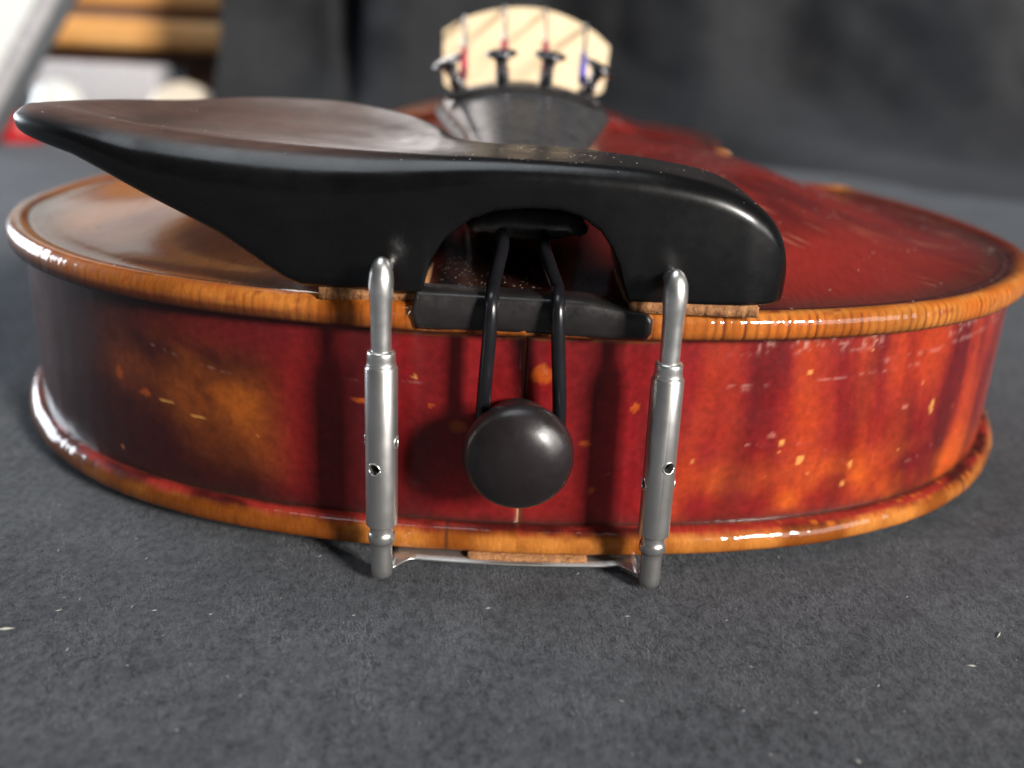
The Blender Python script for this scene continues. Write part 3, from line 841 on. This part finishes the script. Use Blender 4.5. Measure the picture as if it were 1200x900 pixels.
# ------------------------------------------------------------------ clamps
def clamp(xc, yc, lean, holes):
    # lean: shift in x per mm of height
    def ax(z): return xc + lean * (z - 18)
    dirv = (lean, 0, 1)
    P = [(ax(z), yc + max(0, z - 38.5) ** 2 * .035, z) for z in (28.8, 31, 33, 35, 37, 38.5, 39.6, 40.6, 41.5, 42.2, 42.75, 43.1, 43.25)]
    rr = [1.30, 1.30, 1.30, 1.30, 1.34, 1.48, 1.56, 1.54, 1.46, 1.22, .90, .50, .12]
    v0 = tube_data([(ax(41), yc + .3, 41.1), (ax(41), yc + 3, 41.3), (ax(41), yc + 8, 41.0)], .95, 12)
    v1 = merge(tube_data(P, rr, 20), v0)
    v2 = lathe_data(cr([(1.5, 28.6), (1.9, 29.5), (1.82, 30.0), (1.80, 31.2), (1.5, 31.5)], 3), (ax(0), yc, 0), dirv, 22)
    v, f = merge(v1, v2)
    mesh_obj('clamp_rod', v, f, M['nickel_bright'], cr_o)
    # barrel with cross holes
    prof = [(1.3, 6.9), (1.9, 7.0), (2.12, 7.25), (2.12, 29.2), (1.95, 29.5), (1.5, 29.55)]
    v, f = lathe_data(prof, (ax(0), yc, 0), dirv, 40)
    o = mesh_obj('clamp_barrel', v, f, M['nickel'], cr_o, smooth=False)
    for z, ang in holes:
        hv, hf = lathe_data([(.72, -5), (.72, 5)], (ax(z), yc, z), (math.cos(ang), math.sin(ang), 0), 20)
        h = mesh_obj('cutter', hv, hf, M['hole'], None)
        md = o.modifiers.new('hole', 'BOOLEAN'); md.object = h; md.operation = 'DIFFERENCE'; md.solver = 'EXACT'
        bpy.context.view_layer.update()
        dg = bpy.context.evaluated_depsgraph_get()
        nm = bpy.data.meshes.new_from_object(o.evaluated_get(dg))
        o.modifiers.clear(); o.data = nm
        bpy.data.objects.remove(h)
    o.data.materials.clear(); o.data.materials.append(M['nickel'])
    for p in o.data.polygons: p.use_smooth = True
    o.data.set_sharp_from_angle(angle=math.radians(35))
    # dark screw core inside the barrel and bright lips round the holes
    d = []
    for z, ang in holes:
        for q in (1, -1):
            c = Vector((math.cos(ang) * q, math.sin(ang) * q, 0)); s = Vector((-c.y, c.x, 0))
            cen = Vector((ax(z), yc, z)) + c * 1.98
            ring = []
            for k in range(25):
                th = 2 * math.pi * k / 24
                ww = .82 * math.cos(th)
                ring.append(tuple(cen + s * ww + Vector((0, 0, .82 * math.sin(th))) - c * (2.1 - math.sqrt(2.1 ** 2 - ww * ww)) + c * .1))
            d.append(tube_data(ring, .13, 8))
    v, f = merge(*d)
    mesh_obj('hole_rim', v, f, M['nickel_bright'], cr_o)
    prof = [(.9, 29), (.9, 8)]
    v, f = lathe_data(prof, (ax(0), yc, 0), dirv, 16)
    mesh_obj('screw_core', v, f, M['hole'], cr_o)
    pf = cr([(.3, -.95), (1.1, -.8), (1.42, -.2), (1.45, 1.5), (1.45, 4.2), (1.75, 4.6), (1.8, 5.6), (1.6, 6.1), (1.55, 7.3)], 3)
    v, f = lathe_data(pf, (ax(0), yc, 0), dirv, 22)
    mesh_obj('clamp_foot', v, f, M['nickel'], cr_o)
    return ax
axl = clamp(-18.5, -4.6, 0.0, [(15.8, math.radians(-112)), (19.2, math.radians(-10))])
axr = clamp(18.0, -4.6, -.012, [(17.6, math.radians(-64)), (14.6, math.radians(-172))])

# plate below the back, holding the two feet together
def clamp_plate():
    V = []; n = 40
    for i in range(n):
        u = i / (n - 1); x = -17.6 + 34.6 * u
        bow = 1.0 * (4 * u * (1 - u))
        yf_ = -3.6 + 3.4 * min(1, min(u, 1 - u) / .07) - .6 * 4 * u * (1 - u)
        z = -.78 - .22 * 4 * u * (1 - u) + (.5 if u > .9 else 0) * (u - .9) * 10
        V += [(x, yf_, z), (x, yf_ - .12, z + .2), (x, yf_, z + .4), (x, yf_ + 12, z + .4), (x, yf_ + 12, z)]
    F = grid_faces(n, 5, False, True) + [[0, 1, 2, 3, 4], [5 * n - k for k in (5, 4, 3, 2, 1)]]
    mesh_obj('clamp_plate', V, F, M['nickel'], cr_o)
    V = []; rng = np.random.RandomState(8)
    for i in range(30):
        x = -7 + 17 * i / 29; j = rng.uniform(-.15, .15, 2)
        V += [(x, -.1 + j[0], -.66), (x, .1 + j[1], 0.05), (x, 9, .05), (x, 9, -.66)]
    mesh_obj('cork_pad', V, grid_faces(30, 4, False, True) + [[0, 1, 2, 3], [116, 117, 118, 119]], M['cork'], cr_o)
clamp_plate()

# ------------------------------------------------------------------ cloth underneath and cloth behind
ZC = -1.45
def cloth():
    xs = np.r_[np.linspace(-900, -160, 50), np.linspace(-155, 155, 200), np.linspace(160, 900, 50)]
    ys = np.r_[np.linspace(-700, -85, 40), np.linspace(-83, 60, 130), np.linspace(64, 560, 90)]
    X, Y = np.meshgrid(xs, ys, indexing='ij')
    Z = ZC + 1.5 * (fbm(X / 60, Y / 45, 101) - .5) + .5 * (fbm(X / 9, Y / 9, 103) - .5)
    Z -= .6 * np.exp(-(np.clip(np.hypot(X / 100, (Y - 90) / 110), 1, 9) - 1) * 12)      # pressed down below the body
    Z = np.minimum(Z, ZC + .7)
    Z = np.where((np.hypot(X / 105, (Y - 92) / 98) < 1), np.minimum(Z, ZC + .1), Z)
    Z += 14 * sstep(230, 560, Y) * sstep(-40, 140, X) * fbm(X / 120, Y / 90, 107)
    # pale lint worked into the sheet stays in the material; folds only here
    V = np.stack([X, Y, Z], -1).reshape(-1, 3)
    o = mesh_obj('ground_cloth', V, grid_faces(len(xs), len(ys)), M['cloth'])
    tag(o, kind='structure')
    # cloth hung behind, rising out of the sheet
    us = np.linspace(-222, 1500, 266); vs = np.linspace(0, 1, 70)
    U, Vv = np.meshgrid(us, vs, indexing='ij')
    rad = 90 + 150 * sstep(0, 300, U)
    L = Vv * (205 + 190 * sstep(0, 300, U))
    th = np.clip(L / rad, 0, math.pi / 2)
    y0 = 560 + 6 * np.sin(U / 40) - 190 * sstep(20, 300, U)
    Yb = y0 - 12 + rad * np.sin(th)
    Zb = ZC + 1.2 + rad * (1 - np.cos(th)) + np.clip(L - rad * math.pi / 2, 0, None)
    fold = sstep(0, 160, L)
    Yb += fold * (26 * np.sin(U / 31 + 1.2 * np.sin(L / 160)) + 22 * (fbm(U / 45, L / 160, 111) - .5) * 2 + 34 * (fbm(U / 130, L / 130, 113) - .5) * 2)
    Yb += fold * 60 * np.exp(-((U + 124) / 8) ** 2)
    Zb += 10 * sstep(0, 60, L) * sstep(-40, 140, U) * fbm(U / 120, L / 90, 107)
    V = np.stack([U, Yb, Zb], -1).reshape(-1, 3)
    o = mesh_obj('backdrop_cloth', V, grid_faces(len(us), len(vs)), M['drape'])
    tag(o, kind='structure')
cloth()

# table top continuing beyond the cloth, at the left
v, f = box_data(-1500, 700, 556, 1500, -40, -14, 4)
o = mesh_obj('table_top', v, f, mat_plain('table_dark', (.035, .035, .037), .85, cscale=20), org=(-400, 1000, -14)); tag(o, kind='structure')

# ------------------------------------------------------------------ things far behind, left
def prism(poly, y0, y1, bev=0.0):
    """polygon in x,z extruded in y"""
    bm = bmesh.new()
    a = [bm.verts.new((x, y0, z)) for x, z in poly]; b = [bm.verts.new((x, y1, z)) for x, z in poly]
    n = len(poly); bm.faces.new(a); bm.faces.new(b[::-1])
    for i in range(n): bm.faces.new([a[i], b[i], b[(i + 1) % n], a[(i + 1) % n]])
    if bev: bmesh.ops.bevel(bm, geom=bm.edges[:], offset=bev, segments=3, affect='EDGES', profile=.5)
    bm.verts.index_update()
    V = [tuple(v.co) for v in bm.verts]; F = [[v.index for v in fc.verts] for fc in bm.faces]; bm.free()
    return V, F

# leaning framed panel
lp = empty('leaning_panel', (-308, 452, 0))
tag(lp, 'pale panel with a grey frame leaning at the far left edge behind the violin', 'panel')
lp['_org'] = (-308.0, 452.0, 0.0)
ed0 = np.array([-308.0, 0.0]); ed1 = np.array([-240.4, 100.0])      # bottom and top of the slanting edge (x, z)
dr = (ed1 - ed0) / np.linalg.norm(ed1 - ed0); nl = np.array([-dr[1], dr[0]])
def strip(a, b, y0, y1, up0=-2, up1=190):
    p = [ed0 + dr * up0 + nl * a, ed0 + dr * up1 + nl * a, ed0 + dr * up1 + nl * b, ed0 + dr * up0 + nl * b]
    return prism([tuple(q) for q in p], y0, y1, .8)
v, f = strip(0, 6, 455, 464); mesh_obj('side_edge', v, f, mat_plain('panel_grey', (.16, .17, .18), .5), lp)
v, f = strip(6, 15.5, 453, 465); mesh_obj('frame', v, f, mat_plain('panel_frame', (.62, .60, .61), .5), lp)
v, f = strip(15.5, 95, 456, 463); mesh_obj('sheet', v, f, mat_plain('panel_white', (.90, .91, .88), .6, color2=(.86, .88, .85)), lp)

# wooden furniture: two boards with a leg, shade below them built as a dark rail
WD = mat_plain('orange_wood', (.94, .54, .20), .4, 0, 60, .2, .001, .2, (.72, .31, .08), 9)
WD2 = mat_plain('shade_wood', (.10, .035, .015), .5, 0, 60, .2, .001, 0, (.05, .02, .01), 9)
ws = empty('wooden_shelf', (-320, 830, -14)); ws['_org'] = (-320.0, 830.0, -14.0)
tag(ws, 'low wooden stand with two orange boards on dark supports, far left behind', 'wooden stand')
for z0, z1, xr in ((52.5, 79, -246), (89, 108, -250), (190, 214, -250), (330, 354, -250)):
    v, f = box_data(-620, xr, 780, 980, z0, z1, min(8, (z1 - z0) * .3)); mesh_obj('board', v, f, WD, ws)
v, f = box_data(-600, -254, 796, 970, 79.2, 88.8, 1); mesh_obj('spacer', v, f, mat_plain('grey_wood', (.30, .20, .15), .6), ws)
v, f = box_data(-600, -262, 806, 960, 36, 52.3, 2); mesh_obj('rail', v, f, WD2, ws)  # dark rail stands in for the shade under the boards
v, f = box_data(-610, -256, 960, 975, 108.2, 400, 1); mesh_obj('back_board', v, f, mat_plain('mid_wood', (.55, .24, .09), .45, 0, 60, .2, .001, .1, (.40, .15, .05), 9), ws)
LG = mat_plain('leg_wood', (.16, .055, .022), .5)
for xx in (-304, -600):
    v, f = box_data(xx, xx + 34, 800, 818, -14, 35.8, 1.5); mesh_obj('leg', v, f, LG, ws)
for z0, z1 in ((108.2, 189.8), (214.2, 329.8)):
    v, f = box_data(-272, -256, 800, 950, z0, z1, 1); mesh_obj('side_board', v, f, LG, ws)

# white carton, white jar lid, cream bowl, red cloth lump
v, f = box_data(-400, -294, 700, 740, -14, 42, 4)
o = mesh_obj('carton', v, f, mat_plain('carton_grey', (.62, .60, .62), .6), org=(-347, 720, -14)); tag(o, 'grey-white carton below the wooden stand, far left behind', 'carton')
v, f = lathe_data(cr([(1, 0), (17, 0), (21, 4), (22, 12), (20, 24), (15, 38), (6, 45), (.3, 46.5)], 4), (-340, 620, -14), (0, 0, 1), 32)
o = mesh_obj('white_pot', v, f, mat_plain('white_glaze', (.86, .87, .82), .35), org=(-340, 620, -14)); tag(o, 'small round white pot in front of the carton, beside the leaning panel', 'pot')
v, f = lathe_data(cr([(1, 0), (16, 0), (24, 4), (30, 12), (31, 18), (27, 32), (15, 43), (.3, 48)], 4), (-253, 640, -14), (0, 0, 1), 36)
o = mesh_obj('cream_bowl', v, f, mat_plain('cream_glaze', (.86, .74, .58), .4), org=(-253, 640, -14)); tag(o, 'low cream domed bowl behind the chin rest, right of the carton', 'bowl')
v, f = lathe_data(cr([(1, 0), (13, 0), (15, 4), (15, 11), (12, 16), (4, 18), (.3, 18)], 4), (-313, 500, -2), (0, 0, 1), 28)
o = mesh_obj('red_box', v, f, mat_plain('red_lacquer', (.55, .02, .02), .4), org=(-313, 500, -2)); tag(o, 'small round red box at the far left, beyond the chin rest tip', 'box')

# ------------------------------------------------------------------ dust and lint
def dust(name, pts, sizes, mat, seed, label, cat):
    rng = np.random.RandomState(seed); V = []; F = []
    for (x, y, z), s in zip(pts, sizes):
        a = rng.uniform(0, math.pi); l = s * rng.uniform(.7, 2.4); wv = s * .35
        dx, dy = math.cos(a), math.sin(a); k = len(V)
        V += [(x - dx * l / 2, y - dy * l / 2, z + wv * .2), (x + dy * wv / 2, y - dx * wv / 2, z + wv * .1), (x + dx * l / 2, y + dy * l / 2, z + wv * .3), (x - dy * wv / 2, y + dx * wv / 2, z + wv * .2), (x, y, z + wv * .8)]
        F += [[k, k + 1, k + 4], [k + 1, k + 2, k + 4], [k + 2, k + 3, k + 4], [k + 3, k, k + 4], [k + 3, k + 2, k + 1, k]]
    o = mesh_obj(name, V, F, mat, smooth=False)
    tag(o, label, cat, kind='stuff')
rng = np.random.RandomState(5)
P = []; Sz = []
while len(P) < 620:
    x = rng.uniform(-95, 95); y = rng.uniform(4, 150)
    if abs(x) > 60 and y < 14: continue
    i = np.argmin((OUT[:, 0] - x) ** 2 + (OUT[:, 1] - y) ** 2)
    if (np.array([x, y]) - OUT[i]) @ NIN[i] < 2: continue
    P.append((x, y, plate_z(x, y) + .03)); Sz.append(rng.uniform(.12, .34))
for k in range(22):
    cx, cy = rng.uniform(28, 88), rng.uniform(10, 110)
    for q in range(rng.randint(2, 7)):
        x, y = cx + rng.normal(0, 1.6), cy + rng.normal(0, 1.6)
        i = np.argmin((OUT[:, 0] - x) ** 2 + (OUT[:, 1] - y) ** 2)
        if (np.array([x, y]) - OUT[i]) @ NIN[i] > 3: P.append((x, y, plate_z(x, y) + .03)); Sz.append(rng.uniform(.1, .32))
for k in range(420):
    x = rng.uniform(-13, 12); y = rng.uniform(8, 26); P.append((x, y, plate_z(x, y) + .03)); Sz.append(rng.uniform(.1, .3))
dust('dust', P, Sz, M['dust'], 1, 'pale dust flecks scattered on the violin top', 'dust')

# lint on the cloth, set on the real surface
bpy.context.view_layer.update()
dg = bpy.context.evaluated_depsgraph_get()
from mathutils.bvhtree import BVHTree
def on_surface(obname, n, xr, yr, rs, seed):
    ob = bpy.data.objects[obname]; bvh = BVHTree.FromObject(ob, dg); mw = ob.matrix_world; inv = mw.inverted()
    rng = np.random.RandomState(seed); P = []; S = []
    for _ in range(n):
        x, y = rng.uniform(*xr), rng.uniform(*yr)
        h = bvh.ray_cast(inv @ Vector((x * MM, y * MM, .3)), Vector((0, 0, -1)))
        if h[0] is None: continue
        p = mw @ h[0]; P.append((p.x / MM, p.y / MM, p.z / MM + .02)); S.append(rng.uniform(*rs))
    return P, S
def nap(n, xr, yr, seed, h0, h1, name):
    ob = bpy.data.objects['ground_cloth']; bvh = BVHTree.FromObject(ob, dg)
    rng = np.random.RandomState(seed)
    gx = np.linspace(*xr, 120); gy = np.linspace(*yr, 60); Zg = np.full((120, 60), ZC)
    for i, x in enumerate(gx):
        for j, y in enumerate(gy):
            h = bvh.ray_cast(Vector((x * MM, y * MM, .3)), Vector((0, 0, -1)))
            if h[0] is not None: Zg[i, j] = h[0].z / MM
    x = rng.uniform(*xr, n); y = rng.uniform(*yr, n)
    fi = np.clip((x - xr[0]) / (xr[1] - xr[0]) * 119, 0, 118.99); fj = np.clip((y - yr[0]) / (yr[1] - yr[0]) * 59, 0, 58.99)
    i = fi.astype(int); j = fj.astype(int); u = fi - i; v = fj - j
    z = Zg[i, j] * (1 - u) * (1 - v) + Zg[i + 1, j] * u * (1 - v) + Zg[i, j + 1] * (1 - u) * v + Zg[i + 1, j + 1] * u * v
    keep = (fbm(x / 2.2, y / 1.6, 141) > .22); x, y, z = x[keep], y[keep], z[keep]; n = len(x)
    L = rng.uniform(h0, h1, n); az = 2.4 + rng.normal(0, .7, n); el = rng.uniform(.12, .8, n)
    dx, dy, dz = np.cos(az) * np.cos(el) * L, np.sin(az) * np.cos(el) * L, np.sin(el) * L
    wv = .022 + .022 * rng.rand(n); px, py = -np.sin(az) * wv, np.cos(az) * wv
    A = np.stack([x - px, y - py, z - .05], 1); B = np.stack([x + px, y + py, z - .05], 1); C = np.stack([x + dx, y + dy, z + dz], 1)
    V = np.stack([A, B, C], 1).reshape(-1, 3) * MM
    me = bpy.data.meshes.new(name); me.vertices.add(3 * n); me.vertices.foreach_set('co', V.astype(np.float32).ravel())
    me.loops.add(3 * n); me.loops.foreach_set('vertex_index', np.arange(3 * n, dtype=np.int32))
    me.polygons.add(n); me.polygons.foreach_set('loop_start', np.arange(0, 3 * n, 3, dtype=np.int32)); me.update(); me.validate()
    me.materials.append(M['nap']); o = bpy.data.objects.new(name, me); COL.objects.link(o)
    tag(o, 'short fuzzy nap standing on the black cloth', 'cloth nap', kind='stuff')
nap(300000, (-125, 125), (-78, 60), 21, .25, .65, 'cloth_nap')
P, S_ = on_surface('ground_cloth', 600, (-130, 130), (-75, 60), (.10, .42), 7)
P2, S2 = on_surface('ground_cloth', 9, (-80, 80), (-60, -5), (.7, 1.3), 11)
P3 = [(-47, -58, ZC + .6), (-62, -20, ZC + .6), (-18, -52, ZC + .6), (22, -57, ZC + .6), (58, -30, ZC + .6), (70, -12, ZC + .6)]
dust('lint', P + P2 + P3, S_ + S2 + [1.4, 1.0, .8, .9, .9, .7], M['lint'], 2, 'pale lint flecks scattered on the black cloth', 'lint')
P, S_ = on_surface('chin_rest', 230, (-66, 33), (1, 55), (.07, .26), 9)
Pc, Sc = on_surface('chin_rest', 170, (-22, 12), (2, 20), (.06, .2), 10); P += Pc; S_ += Sc
dust('dust', P, S_, M['dust'], 3, 'pale dust flecks lying on the black chin rest', 'dust')

for o in bpy.data.objects:
    if '_org' in o: del o['_org']
